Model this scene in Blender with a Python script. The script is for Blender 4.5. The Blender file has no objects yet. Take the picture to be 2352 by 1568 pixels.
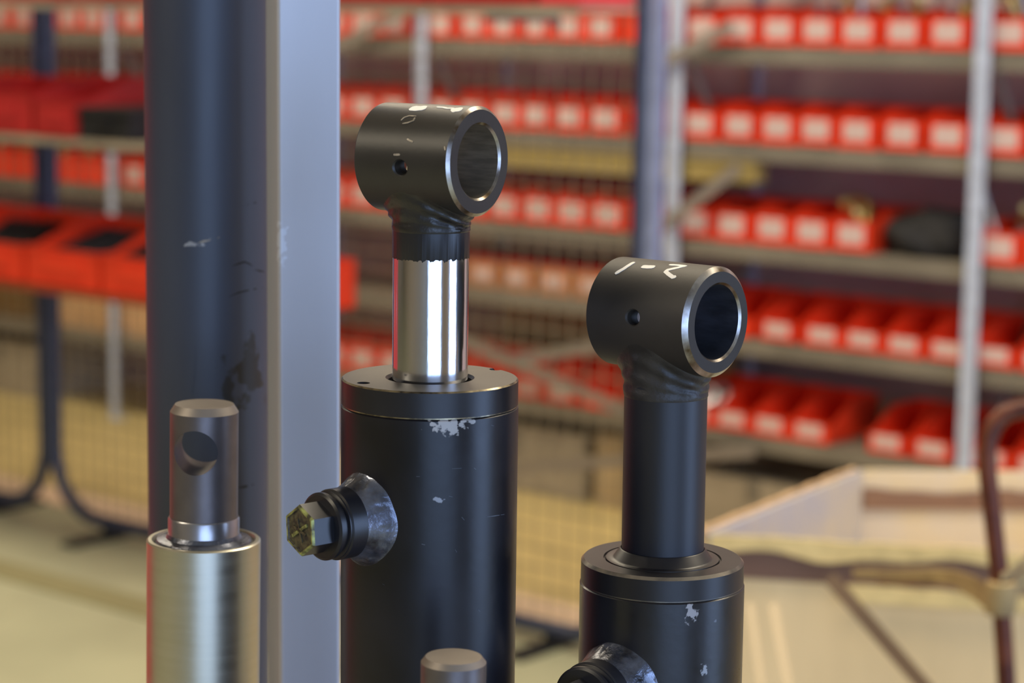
import bpy, bmesh, math, random
from mathutils import Vector, Matrix, noise
random.seed(7)
R = math.radians
PI = math.pi
sc = bpy.context.scene
col = sc.collection

# ------------------------------------------------------------ camera
F = 4983.0; PITCH = R(8.5); ROLL = R(0.8); H = 1.55
cd = bpy.data.cameras.new('camera'); cam = bpy.data.objects.new('camera', cd); col.objects.link(cam)
cd.sensor_width = 23.6; cd.lens = 50.0; cd.clip_start = 0.05; cd.clip_end = 60
cam.matrix_world = Matrix.Translation((0, 0, H)) @ Matrix.Rotation(R(90) - PITCH, 4, 'X') @ Matrix.Rotation(ROLL, 4, 'Z')
cd.dof.use_dof = True; cd.dof.focus_distance = 1.15; cd.dof.aperture_fstop = 4.7
sc.camera = cam
# ------------------------------------------------------------ world + exposure
w = bpy.data.worlds.new('world'); sc.world = w; w.use_nodes = True
w.node_tree.nodes['Background'].inputs[0].default_value = (0.9, 0.85, 0.75, 1)
w.node_tree.nodes['Background'].inputs[1].default_value = 0.02
sc.view_settings.view_transform = 'Standard'; sc.view_settings.look = 'None'
sc.view_settings.exposure = 0.0; sc.view_settings.gamma = 1.0; sc.view_settings.use_curve_mapping = False

# room frame: local u runs along the rack (to the right), D away from the camera
TH = R(50.8)
UX = Vector((math.sin(TH), -math.cos(TH), 0)); DM = Vector((math.cos(TH), math.sin(TH), 0))
def W(u, D, z=0.0): return UX * u + DM * D + Vector((0, 0, z))
YAW = math.atan2(UX.y, UX.x)

def area(name, c, n, sx, sy, power, colr):
    l = bpy.data.lights.new(name, 'AREA'); l.shape = 'RECTANGLE'; l.size = sx; l.size_y = sy
    l.energy = power; l.color = colr
    o = bpy.data.objects.new(name, l); col.objects.link(o); o.location = c
    o.rotation_euler = Vector(n).to_track_quat('-Z', 'Y').to_euler()
    return o
DAY = (0.42, 0.60, 1.0); WARM = (1.0, 0.87, 0.66)
UR = 4.0
area('daylight_door', W(UR - .03, -3.4, 1.6), -UX, 5.6, 3.1, 230, DAY)
area('daylight_gate', W(UR - .03, 2.9, 1.6), -UX, 2.2, 3.1, 150, DAY)
area('ceiling_lamp', W(-1.0, 2.6, 3.75), (0, 0, -1), 3.0, 0.8, 150, WARM)
area('ceiling_lamp', W(-5.2, 3.6, 3.75), (0, 0, -1), 3.0, 0.8, 150, WARM)
area('ceiling_lamp', W(-3.0, -2.5, 3.75), (0, 0, -1), 3.0, 0.8, 120, WARM)

# ------------------------------------------------------------ materials
def mat(name, colr, rough=.5, metal=0.0, spec=.5, var=0.0, vscale=30, col2=None, bump=0.0, bscale=200, stretch=(1, 1, 1), rvar=0.0, spots=None, edge=None):
    """procedural principled material; col2 mixed in by noise; spots: list of (centre, radius, colour)."""
    m = bpy.data.materials.new(name); m.use_nodes = True
    nt = m.node_tree; N = nt.nodes; L = nt.links
    p = N['Principled BSDF']
    p.inputs['Roughness'].default_value = rough; p.inputs['Metallic'].default_value = metal
    p.inputs['Specular IOR Level'].default_value = spec
    tc = N.new('ShaderNodeTexCoord'); mp = N.new('ShaderNodeMapping'); mp.inputs['Scale'].default_value = stretch
    L.new(tc.outputs['Object'], mp.inputs[0])
    nz = N.new('ShaderNodeTexNoise'); nz.inputs['Scale'].default_value = vscale; nz.inputs['Detail'].default_value = 6
    L.new(mp.outputs[0], nz.inputs[0])
    c2 = col2 or tuple(min(1, c * (1 + var)) for c in colr)
    c1 = colr if col2 else tuple(c * (1 - var) for c in colr)
    rp = N.new('ShaderNodeValToRGB'); rp.color_ramp.elements[0].position = .35; rp.color_ramp.elements[1].position = .65
    rp.color_ramp.elements[0].color = (*c1, 1); rp.color_ramp.elements[1].color = (*c2, 1)
    L.new(nz.outputs['Fac'], rp.inputs[0]); out = rp.outputs[0]
    for (c, r, cc, sx, *nsc) in (spots or []):
        nsc = nsc[0] if nsc else 260
        n2 = N.new('ShaderNodeTexNoise'); n2.inputs['Scale'].default_value = nsc; n2.inputs['Detail'].default_value = 4
        L.new(tc.outputs['Object'], n2.inputs[0])
        sb = N.new('ShaderNodeVectorMath'); sb.operation = 'SUBTRACT'; sb.inputs[1].default_value = c
        L.new(tc.outputs['Object'], sb.inputs[0])
        ml = N.new('ShaderNodeVectorMath'); ml.operation = 'MULTIPLY'; ml.inputs[1].default_value = sx
        L.new(sb.outputs[0], ml.inputs[0])
        ln = N.new('ShaderNodeVectorMath'); ln.operation = 'LENGTH'; L.new(ml.outputs[0], ln.inputs[0])
        ad = N.new('ShaderNodeMath'); ad.operation = 'MULTIPLY_ADD'; ad.inputs[1].default_value = r * 4; ad.inputs[2].default_value = -r * 2
        L.new(n2.outputs['Fac'], ad.inputs[0])
        a2 = N.new('ShaderNodeMath'); a2.operation = 'ADD'; L.new(ln.outputs['Value'], a2.inputs[0]); L.new(ad.outputs[0], a2.inputs[1])
        mr = N.new('ShaderNodeMapRange'); mr.inputs[1].default_value = r * .75; mr.inputs[2].default_value = r; mr.inputs[3].default_value = 1; mr.inputs[4].default_value = 0
        L.new(a2.outputs[0], mr.inputs[0])
        mx = N.new('ShaderNodeMix'); mx.data_type = 'RGBA'; mx.inputs['B'].default_value = (*cc, 1)
        L.new(mr.outputs[0], mx.inputs['Factor']); L.new(out, mx.inputs['A']); out = mx.outputs['Result']
    if edge:   # list of (z0, z1, noise threshold, colour): worn paint between two heights of the object
        for (z0, z1, th, cc, scale) in edge:
            sp = N.new('ShaderNodeSeparateXYZ'); L.new(tc.outputs['Object'], sp.inputs[0])
            n3 = N.new('ShaderNodeTexNoise'); n3.inputs['Scale'].default_value = scale; n3.inputs['Detail'].default_value = 5
            L.new(tc.outputs['Object'], n3.inputs[0])
            mr = N.new('ShaderNodeMapRange'); zc = (z0 + z1) / 2; hw = (z1 - z0) / 2
            d = N.new('ShaderNodeMath'); d.operation = 'SUBTRACT'; d.inputs[1].default_value = zc; L.new(sp.outputs['Z'], d.inputs[0])
            ab = N.new('ShaderNodeMath'); ab.operation = 'ABSOLUTE'; L.new(d.outputs[0], ab.inputs[0])
            mr.inputs[1].default_value = 0; mr.inputs[2].default_value = hw; mr.inputs[3].default_value = 1; mr.inputs[4].default_value = 0
            L.new(ab.outputs[0], mr.inputs[0])
            mu = N.new('ShaderNodeMath'); mu.operation = 'MULTIPLY'; L.new(mr.outputs[0], mu.inputs[0]); L.new(n3.outputs['Fac'], mu.inputs[1])
            m2 = N.new('ShaderNodeMapRange'); m2.inputs[1].default_value = th; m2.inputs[2].default_value = th + .03
            L.new(mu.outputs[0], m2.inputs[0])
            mx = N.new('ShaderNodeMix'); mx.data_type = 'RGBA'; mx.inputs['B'].default_value = (*cc, 1)
            L.new(m2.outputs[0], mx.inputs['Factor']); L.new(out, mx.inputs['A']); out = mx.outputs['Result']
    L.new(out, p.inputs['Base Color'])
    if rvar:
        mr = N.new('ShaderNodeMapRange'); mr.inputs[3].default_value = rough - rvar; mr.inputs[4].default_value = rough + rvar
        mr.inputs[1].default_value = .3; mr.inputs[2].default_value = .7
        L.new(nz.outputs['Fac'], mr.inputs[0]); L.new(mr.outputs[0], p.inputs['Roughness'])
    if bump:
        nb = N.new('ShaderNodeTexNoise'); nb.inputs['Scale'].default_value = bscale; nb.inputs['Detail'].default_value = 4
        L.new(mp.outputs[0], nb.inputs[0])
        b = N.new('ShaderNodeBump'); b.inputs['Strength'].default_value = bump; b.inputs['Distance'].default_value = .001
        L.new(nb.outputs['Fac'], b.inputs['Height']); L.new(b.outputs[0], p.inputs['Normal'])
    return m

# ------------------------------------------------------------ mesh helpers
class MB:
    def __init__(s): s.v = []; s.f = []
    def add(s, vs, fs):
        k = len(s.v); s.v += [tuple(v) for v in vs]; s.f += [tuple(i + k for i in f) for f in fs]; return s
    def box(s, x0, x1, y0, y1, z0, z1, M=None):
        vs = [Vector((x, y, z)) for z in (z0, z1) for y in (y0, y1) for x in (x0, x1)]
        if M: vs = [M @ v for v in vs]
        return s.add(vs, [(0, 2, 3, 1), (4, 5, 7, 6), (0, 1, 5, 4), (2, 6, 7, 3), (0, 4, 6, 2), (1, 3, 7, 5)])
    def lathe(s, prof, n=96, M=None, closed=False):
        vs = []; fs = []; m = len(prof)
        for i in range(n):
            a = 2 * PI * i / n
            for (r, z) in prof:
                v = Vector((r * math.cos(a), r * math.sin(a), z)); vs.append(M @ v if M else v)
        k = m if closed else m - 1
        for i in range(n):
            for j in range(k):
                a0 = i * m + j; a1 = i * m + (j + 1) % m; b0 = ((i + 1) % n) * m + j; b1 = ((i + 1) % n) * m + (j + 1) % m
                fs.append((a0, b0, b1, a1))
        if not closed:
            if prof[0][0] > 1e-6: fs.append(tuple(reversed([i * m for i in range(n)])))
            if prof[-1][0] > 1e-6: fs.append(tuple(i * m + m - 1 for i in range(n)))
        return s.add(vs, fs)
    def bar(s, a, b, wd, th, up=(0, 0, 1)):
        a = Vector(a); b = Vector(b); d = (b - a); L = d.length; d.normalize()
        x = d.cross(Vector(up)).normalized(); y = x.cross(d).normalized()
        M = Matrix((x, d, y)).transposed().to_4x4(); M.translation = a
        return s.box(-wd / 2, wd / 2, 0, L, -th / 2, th / 2, M)
    def tube(s, pts, r, n=12, caps=True):
        pts = [Vector(p) for p in pts]; vs = []; fs = []; up = None
        for i, p in enumerate(pts):
            t = (pts[min(i + 1, len(pts) - 1)] - pts[max(i - 1, 0)]).normalized()
            if up is None:
                up = Vector((0, 0, 1)) if abs(t.z) < .9 else Vector((1, 0, 0))
            x = t.cross(up).normalized(); y = x.cross(t).normalized(); up = y
            rr = r[i] if isinstance(r, (list, tuple)) else r
            for k in range(n):
                a = 2 * PI * k / n; vs.append(p + x * rr * math.cos(a) + y * rr * math.sin(a))
        for i in range(len(pts) - 1):
            for k in range(n):
                fs.append((i * n + k, i * n + (k + 1) % n, (i + 1) * n + (k + 1) % n, (i + 1) * n + k))
        if caps:
            fs.append(tuple(reversed(range(n)))); fs.append(tuple((len(pts) - 1) * n + k for k in range(n)))
        return s.add(vs, fs)
    def mesh(s, name, m, smooth=35):
        me = bpy.data.meshes.new(name); me.from_pydata(s.v, [], s.f); me.update()
        bm = bmesh.new(); bm.from_mesh(me)
        bmesh.ops.remove_doubles(bm, verts=bm.verts, dist=1e-6)
        bmesh.ops.recalc_face_normals(bm, faces=bm.faces)
        if smooth:
            for f in bm.faces: f.smooth = True
            for e in bm.edges:
                if len(e.link_faces) == 2 and e.calc_face_angle(0) > R(smooth): e.smooth = False
        bm.to_mesh(me); bm.free()
        me.materials.append(m)
        return me
    def build(s, name, m, parent=None, smooth=35):
        o = bpy.data.objects.new(name, s.mesh(name, m, smooth)); col.objects.link(o)
        if parent: o.parent = parent
        return o
def thing(name, label, cat, loc=(0, 0, 0), rot=(0, 0, 0), group=None):
    o = bpy.data.objects.new(name, None); col.objects.link(o); o.empty_display_size = .05
    o.location = loc; o.rotation_euler = rot; tag(o, label, cat, group); return o
def tag(o, label, cat, group=None):
    o['label'] = label; o['category'] = cat
    if group: o['group'] = group
    return o
def struct(o): o['kind'] = 'structure'; return o
def link(name, me, parent=None, loc=(0, 0, 0), rotz=0):
    o = bpy.data.objects.new(name, me); col.objects.link(o); o.location = loc; o.rotation_euler = (0, 0, rotz)
    if parent: o.parent = parent
    return o
def boolean(obj, cutters):
    for c in cutters:
        c.parent = obj.parent
        md = obj.modifiers.new('b', 'BOOLEAN'); md.object = c; md.operation = 'DIFFERENCE'; md.solver = 'EXACT'
    bpy.context.view_layer.update()
    dg = bpy.context.evaluated_depsgraph_get()
    me = bpy.data.meshes.new_from_object(obj.evaluated_get(dg))
    obj.modifiers.clear(); obj.data = me
    bm = bmesh.new(); bm.from_mesh(me)
    for f in bm.faces: f.smooth = True
    for e in bm.edges:
        e.smooth = not (len(e.link_faces) == 2 and e.calc_face_angle(0) > R(30))
    bm.to_mesh(me); bm.free()
    for c in cutters: bpy.data.objects.remove(c)

# pixel -> metres, used to take positions off the photograph at a real distance
CR = cam.matrix_world.to_3x3()
def ray(x, y): return CR @ Vector(((x - 1176) / F, -(y - 784) / F, -1))
def at(x, y, zc): return Vector((0, 0, H)) + ray(x, y) * zc
def aty(x, y, Y):
    d = ray(x, y); return Vector((0, 0, H)) + d * (Y / d.y)
def toward(p): return math.atan2(-p[0], p[1])   # azimuth (from -Y, + to the right) back to the camera

# ------------------------------------------------------------ palette
M_black = mat('black_paint', (.010, .010, .013), .36, spec=.5, var=.35, vscale=14, bump=.03, bscale=300, rvar=.06)
M_steel = mat('bare_steel', (.48, .49, .52), .4, .85, var=.1, vscale=60)
M_white = mat('white_paint_mark', (.85, .83, .78), .6, var=.05)
M_scr = mat('scratch_in_paint', (.34, .29, .22), .5, .3, var=.3, vscale=400)
M_redbin = mat('red_plastic', (.86, .050, .014), .42, var=.06, vscale=8)
M_label = mat('label_paper', (.62, .47, .44), .6, var=.05, vscale=20)
M_galv = mat('galvanised_steel', (.54, .62, .80), .5, .25, var=.12, vscale=25)
M_board = mat('shelf_board', (.19, .17, .135), .6, .1, var=.15, vscale=6)
M_bluepost = mat('blue_grey_paint', (.30, .36, .58), .35, .2, var=.1)
M_wire = mat('wire_zinc', (.36, .31, .22), .5, .5, var=.1)
M_dark = mat('dark_plastic', (.012, .013, .016), .5, var=.3)
M_brass = mat('brass', (.55, .42, .16), .35, .8, var=.1)

M_brace = mat('dull_brace_steel', (.26, .23, .20), .6, .2, var=.1)
# ------------------------------------------------------------ the setting
def slab(name, u0, u1, D0, D1, z0, z1, m, parent=None):
    o = MB().box(u0, u1, D0, D1, z0, z1).build(name, m, parent, 0)
    if not parent: o.rotation_euler = (0, 0, YAW); struct(o)
    return o
M_floor = mat('concrete_floor', (.43, .44, .30), .38, var=.07, vscale=3, spec=.4)
M_aisle = mat('ochre_floor_paint', (.60, .47, .20), .5, var=.1, vscale=5)
M_pink = mat('pale_floor_line', (.80, .60, .42), .5, var=.08, vscale=5)
M_stripe = mat('olive_joint_strip', (.29, .27, .14), .6, var=.08, vscale=5)
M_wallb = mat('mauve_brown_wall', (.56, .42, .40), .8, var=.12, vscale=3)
M_wall = mat('cream_wall', (.34, .28, .20), .8, var=.05, vscale=3)
M_ceil = mat('ceiling_paint', (.42, .36, .25), .9, var=.05, vscale=2)
UL, DF, DB = -10.0, -7.0, 5.98
slab('floor', UL, UR, DF, DB, -.2, 0, M_floor)
slab('trim_1', UL, UR, 4.46, DB - .01, .0, .002, M_aisle)
slab('trim_2', UL, UR, 4.30, 4.46, .0, .003, M_pink)
slab('trim_3', UL, UR, 3.62, 3.74, .0, .006, M_stripe)
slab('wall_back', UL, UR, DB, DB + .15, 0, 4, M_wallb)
slab('wall_left', UL - .15, UL, DF, DB, 0, 4, M_wall)
slab('wall_front', UL, UR, DF - .15, DF, 0, 4, M_wall)
slab('ceiling', UL, UR, DF, DB, 4, 4.15, M_ceil)
wr = MB()
for (a, b, z0, z1) in ((DF, -6.3, 0, 4), (-.5, 1.7, 0, 4), (4.1, DB, 0, 4), (-6.3, -.5, 3.25, 4), (1.7, 4.1, 3.25, 4), (-6.3, -.5, 0, .04), (1.7, 4.1, 0, .04)):
    wr.box(UR, UR + .15, a, b, z0, z1)
o = struct(wr.build('wall_right', M_wall, None, 0)); o.rotation_euler = (0, 0, YAW)

# ------------------------------------------------------------ workbench under the cylinders (below the frame)
ZB = .86
M_bench = mat('oiled_wood', (.16, .11, .07), .6, var=.2, vscale=12, stretch=(1, 8, 1))
b = thing('workbench', 'low wooden workbench carrying the upright cylinders, pipe and bar', 'workbench', (0, 1.25, 0))
for k in range(4):
    MB().box(-.62, .62, -.32 + k * .16, -.32 + k * .16 + .156, ZB - .04, ZB).build('plank', M_bench, b, 0)
for sx in (-1, 1):
    for sy in (-1, 1):
        MB().box(sx * .56 - .035, sx * .56 + .035, sy * .26 - .035, sy * .26 + .035, 0, ZB - .04).build('leg', M_bench, b, 0)
MB().box(-.6, .6, -.28, -.26, ZB - .14, ZB - .04).build('apron', M_bench, b, 0)

# ------------------------------------------------------------ hydraulic cylinders
def axis_frame(az):
    """matrix turning local Z into the horizontal direction az (from -Y, + to the right)"""
    d = Vector((math.sin(az), -math.cos(az), 0)); z = Vector((0, 0, 1)); y = z.cross(d)
    return Matrix((y, z, d)).transposed().to_4x4()      # local X = y, local Y = up, local Z = d
def eye(parent, zc, az, Ro, Ri, L, ch, hole_r, m, m_edge, m_bore, tilt=0.0, off=0.0):
    M = Matrix.Translation((0, 0, zc)) @ axis_frame(az)
    h = L / 2; c2 = .0012
    prof = [(Ri, -h + c2), (Ri + c2, -h), (Ro - .0012, -h), (Ro, -h + .0012), (Ro, h - ch * .9), (Ro - ch, h), (Ri + c2, h), (Ri, h - c2)]
    o = MB().lathe(prof, 160, M, closed=True).build('rod_eye', m, parent)
    o.data.materials.append(m_edge); o.data.materials.append(m_bore)
    # grease hole through the tube wall, on the side facing the viewer
    fa = az - PI / 2
    MH = Matrix.Translation(Vector((math.sin(az), -math.cos(az), 0)) * off + Vector((0, 0, zc))) @ axis_frame(fa) @ Matrix.Rotation(tilt, 4, 'X')
    cut = MB().lathe([(hole_r, .005), (hole_r, Ro - .0009), (hole_r + .0022, Ro + .0013)], 32, MH).build('cut', m_edge)
    boolean(o, [cut])
    ax = Vector((math.sin(az), -math.cos(az), 0)); cz = Vector((0, 0, zc))
    for p in o.data.polygons:
        q = p.center - cz; t = q.dot(ax); r = (q - ax * t).length
        if Ro - ch * .95 < r < Ro - .05 * ch and t > h - ch * 1.05 and p.normal.dot(ax) > .2 and p.normal.dot(ax) < .97: p.material_index = 1
        elif r < Ri + c2 * .98 and t > h - c2 * 1.1 and abs(p.normal.dot(ax)) > .2: p.material_index = 1
        elif r < Ri + 1e-4: p.material_index = 2
        else: p.material_index = 0
    return o
def loft(name, rings, m, parent, n, amp=0.0, seed=0, closed_rings=True):
    vs = [p for r in rings for p in r]; fs = []
    for i in range(len(rings) - 1):
        for k in range(n):
            fs.append((i * n + k, i * n + (k + 1) % n, (i + 1) * n + (k + 1) % n, (i + 1) * n + k))
    return MB().add(vs, fs).build(name, m, parent, 0 if not closed_rings else 60)
def neck_weld(parent, zc, az, Ro, r0, zb, rt, m):
    ax = Vector((math.sin(az), -math.cos(az), 0)); ay = Vector((-ax.y, ax.x, 0)); n = 144; rings = []
    for i in range(22):
        t = i / 21; ring = []
        for k in range(n):
            a = 2 * PI * k / n
            e = t ** 2.2
            r = r0 * (1 - e) + rt * e
            ytop = r * math.sin(a)
            zt = zc - math.sqrt(max(Ro * Ro - min(abs(rt * math.sin(a)), Ro * .93) ** 2, 0)) + .0012
            z = zb * (1 - t) + zt * t
            # laid weld beads that sweep round the neck
            bead = math.sin(2 * PI * (t * 3.2 + a * .45 + .15 * math.sin(3 * a)))
            fade = math.sin(PI * t) ** .7
            nn = noise.noise(Vector((math.cos(a) * 3, math.sin(a) * 3, t * 5 + seed_of(az))))
            r += fade * (.00045 * bead + .0007 * nn) + (.0004 if .02 < t < .15 else 0)
            ring.append(ax * (r * math.cos(a)) + ay * (r * math.sin(a)) + Vector((0, 0, z)))
        rings.append(ring)
    return loft('weld', rings, m, parent, n)
def seed_of(a): return (a * 7.3) % 5
def port(parent, zc, az, RB, rb, l0, l1, plug, m, m_weld, m_hexface, m_brass):
    """boss welded on the barrel side, with a hex plug screwed in"""
    M = Matrix.Translation((0, 0, zc)) @ axis_frame(az)
    MB().lathe([(0, RB - .004), (rb, RB - .004), (rb, l1 - .0008), (rb - .0008, l1), (rb * .55, l1), (rb * .55, l1 - .002), (0, l1 - .002)], 96, M).build('port_boss', m, parent)
    n = 120; rings = []
    for i in range(16):
        t = i / 15; ring = []
        for k in range(n):
            a = 2 * PI * k / n
            wob = 1 + .09 * noise.noise(Vector((math.cos(a) * 1.6, math.sin(a) * 1.6, az * 3)))
            rw = rb * 1.30 * wob
            r = rb * 1.0 + (rw - rb) * t ** 1.15
            lump = noise.noise(Vector((r * math.cos(a) * 330, r * math.sin(a) * 260, az))) * .0016 * math.sin(PI * min(t * 1.05, 1))
            lump += noise.noise(Vector((r * math.cos(a) * 900, r * math.sin(a) * 900, az))) * .0004 * math.sin(PI * t)
            xx = min(abs(r * math.cos(a)), RB * .98)
            zs = math.sqrt(RB * RB - xx * xx) - .0003
            z = l0 * (1 - t) ** 1.3 + zs * (1 - (1 - t) ** 1.3) + lump
            ring.append(M @ Vector((r * math.cos(a), r * math.sin(a), z)))
        rings.append(ring)
    loft('weld', rings, m_weld, parent, n)
    if not plug: return
    l = l1
    pl = MB().lathe([(0, l - .004), (rb * .93, l - .0035), (rb * .95, l - .003), (rb * .95, l + .0008), (rb * .86, l + .0016), (rb * .86, l + .0035), (rb * .95, l + .0042), (rb * .95, l + .0062), (rb * .88, l + .0072), (0, l + .0072)], 96, M).build('port_plug', m, parent)
    # hexagon head: chamfered rim, painted hollow face
    l += .007; hl = .0135; rh = .0134; vs = []; fs = []
    prof = [(1.0, 0), (1.0, hl - .0012), (.93, hl), (.85, hl), (.80, hl - .0008)]
    for (k, z) in prof:
        for j in range(6):
            a = j * PI / 3 + .60
            vs.append(M @ Vector((rh * k * math.cos(a), rh * k * math.sin(a), l + z)))
    for i in range(len(prof) - 1):
        for j in range(6):
            fs.append((i * 6 + j, i * 6 + (j + 1) % 6, (i + 1) * 6 + (j + 1) % 6, (i + 1) * 6 + j))
    fs.append(tuple((len(prof) - 1) * 6 + j for j in range(6)))
    hx = MB().add(vs, fs).build('hex_head', m, pl, 20)
    hx.data.materials.append(m_brass); hx.data.materials.append(m_hexface)
    for p in hx.data.polygons:
        q = M.inverted() @ p.center
        if q.z > l + hl - .0011: p.material_index = 1
        if q.z > l + hl - .0030 and math.hypot(q.x, q.y) < rh * .76: p.material_index = 2
    # raised cross marks in the head
    for (a0, w_, ln_) in ((.55, .0016, .8), (1.9, .0012, .7), (2.9, .0014, .6)):
        d = Vector((math.cos(a0), math.sin(a0), 0)) * rh * .66 * ln_
        MB().bar(M @ (Vector((0, 0, l + hl - .0006)) - d), M @ (Vector((0, 0, l + hl - .0006)) + d), w_, .0012, up=M.to_3x3() @ Vector((0, 0, 1))).build('cross_mark', m_hexface if a0 > 1 else m_brass, pl, 0)
def ribbon(parent, name, m, zc, az, Ro, root, strokes):
    """strokes painted on the tube: pixels of the photo carried onto the real tube surface; widths in metres"""
    ax = Vector((math.sin(az), -math.cos(az), 0)); cz = root.matrix_world @ Vector((0, 0, zc)) if False else Vector(root.location) + root.rotation_euler.to_matrix() @ Vector((0, 0, zc))
    inv = (Matrix.Translation(root.location) @ root.rotation_euler.to_matrix().to_4x4()).inverted()
    camp = Vector((0, 0, H))
    for (pts, wd) in strokes:
        cyl = []
        for (px, py) in pts:
            d = ray(px, py).normalized(); o = camp - cz
            dp = d - ax * d.dot(ax); op = o - ax * o.dot(ax)
            A = dp.dot(dp); B = 2 * dp.dot(op); C = op.dot(op) - Ro * Ro
            disc = max(B * B - 4 * A * C, 0); t = (-B - math.sqrt(disc)) / (2 * A)
            q = o + d * t; s = q.dot(ax); rr = q - ax * s
            side = Vector((0, 0, 1)).cross(ax)
            cyl.append(Vector((s, math.atan2(rr.dot(side), rr.z) * Ro)))
        fine = []
        for i in range(len(cyl) - 1):
            for k in range(6): fine.append(cyl[i].lerp(cyl[i + 1], k / 6))
        fine.append(cyl[-1]); vs = []; fs = []
        side = Vector((0, 0, 1)).cross(ax)
        for i, p in enumerate(fine):
            tg = (fine[min(i + 1, len(fine) - 1)] - fine[max(i - 1, 0)]); tg = tg.normalized() if tg.length > 0 else Vector((1, 0))
            nn = Vector((-tg.y, tg.x)); endt = min(i, len(fine) - 1 - i); ww = wd / 2 * (.55 if endt == 0 else .85 if endt == 1 else 1) * (1 + .12 * noise.noise(Vector((p.x * 900, p.y * 900, 0))))
            for sgn in (-1, 1):
                for rad in (Ro - .0001, Ro + .00018):
                    q = p + nn * ww * sgn; a = q.y / Ro
                    pos = cz + ax * q.x + (Vector((0, 0, 1)) * math.cos(a) + side * math.sin(a)) * rad
                    vs.append(inv @ pos)
        for i in range(len(fine) - 1):
            a = i * 4; b = a + 4
            fs += [(a + 1, a + 3, b + 3, b + 1), (a, b, b + 2, a + 2), (a, a + 1, b + 1, b), (a + 2, b + 2, b + 3, a + 3)]
        fs += [(0, 2, 3, 1)]; e = (len(fine) - 1) * 4; fs += [(e, e + 1, e + 3, e + 2)]
        MB().add(vs, fs).build(name, m, parent, 0)

M_eyeA = mat('brown_black_paint', (.030, .026, .021), .42, spec=.5, var=.25, vscale=18, bump=.05, bscale=260)
M_eyeB = mat('matt_brown_black_paint', (.036, .031, .026), .55, spec=.4, var=.15, vscale=22, bump=.05, bscale=400)
M_bareedge = mat('worn_bright_edge', (.62, .60, .58), .28, .95, col2=(.12, .085, .05), vscale=70)
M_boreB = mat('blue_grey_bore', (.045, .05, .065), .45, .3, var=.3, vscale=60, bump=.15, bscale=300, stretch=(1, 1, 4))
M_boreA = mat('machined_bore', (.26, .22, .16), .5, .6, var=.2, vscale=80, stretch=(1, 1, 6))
M_weldA = mat('painted_weld', (.020, .018, .016), .34, spec=.55, var=.3, vscale=80, bump=.25, bscale=500)
M_weldB = mat('matt_painted_weld', (.030, .027, .025), .45, spec=.5, var=.3, vscale=80, bump=.25, bscale=500)
M_weldS = mat('half_bare_weld', (.22, .24, .30), .27, .7, col2=(.035, .035, .04), vscale=60, bump=.5, bscale=260, spec=.6)
M_chrome = mat('polished_chrome', (.78, .78, .80), .13, 1.0, var=.04, vscale=90, bump=.02, bscale=900, stretch=(1, 1, .15))
M_hexface = mat('dark_hex_face', (.025, .018, .015), .5, col2=(.10, .085, .04), vscale=420, bump=.4, bscale=800)
M_hexrim = mat('yellow_zinc_rim', (.44, .46, .13), .4, .2, col2=(.06, .05, .03), vscale=260)

def cyl_root(name, label, cat, px, py, zc, lean):
    p = at(px, py, zc); loc = p.copy()
    # origin on the bench top, axis leaning a little and passing through p
    Lz = p.z - ZB
    loc = p - Vector((math.sin(lean) * Lz, 0, math.cos(lean) * Lz))
    return thing(name, label, cat, loc, (0, lean, 0)), p
def zof(root, px, py):
    """height along the leaning axis that shows at pixel row py"""
    d = ray(px, py); t = root.location.y / d.y; q = Vector((0, 0, H)) + d * t
    return (q.z - root.location.z) / math.cos(root.rotation_euler.y)

# --- A: taller chromed cylinder in the middle
A, pA = cyl_root('hydraulic_cylinder', 'tall black hydraulic cylinder with bare chrome rod and brass-rimmed hex plug', 'hydraulic cylinder', 987.5, 900, 1.15, R(-.05))
azc = toward(A.location); RA = .0470; ra = .0200
zt = zof(A, 987, 866); zse = zof(A, 987, 926)
M_barA = mat('glossy_black_paint_chipped', (.008, .008, .012), .36, spec=.45, var=.4, vscale=18, bump=.05, bscale=200, rvar=.07,
             spots=[((.012, -.0455, zse - .0030), .0042, (.42, .40, .38), (.45, 1, 1)), ((.024, -.0405, zse - .002), .0014, (.35, .34, .33), (.6, 1, 1)), ((.006, -.046, zse - .042), .0012, (.3, .32, .36), (.3, 1, 1))])
M_capA = mat('cap_paint_chipped', (.055, .050, .042), .45, var=.12, vscale=25, bump=.03,
             edge=[(zt - .0035, zt + .0005, .36, (.42, .34, .24), 160)])
MB().lathe([(0, 0), (RA - .002, 0), (RA, .002), (RA, zse - .0011), (RA - .0012, zse - .0002), (0, zse - .0002)], 192).build('barrel', M_barA, A)
cp = MB().lathe([(.0222, zse - .006), (RA - .0018, zse - .006), (RA - .0018, zse - .0002), (RA - .0005, zse - .0002), (RA - .0005, zse + .0004), (RA - .0002, zse + .0005), (RA - .0002, zt - .0008), (RA - .001, zt), (.0236, zt), (.0222, zt - .0015)], 192, None, True).build('end_cap', M_black, A)
cp.data.materials.append(M_capA); cp.data.materials.append(mat('brass_coloured_rim', (.50, .42, .26), .3, .9, col2=(.05, .045, .04), vscale=120))
cuts = []
for (px, py) in ((835, 879), (1138, 848)):
    d = ray(px, py); zz = A.location.z + zt; q = Vector((0, 0, H)) + d * ((zz - H) / d.z); q = q - A.location
    MC = Matrix.Translation((q.x - math.sin(R(-.05)) * zt, q.y, 0))
    cuts.append(MB().lathe([(.0034, zt - .009), (.0034, zt + .004)], 28, MC).build('cut', M_black))
boolean(cp, cuts)
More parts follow.
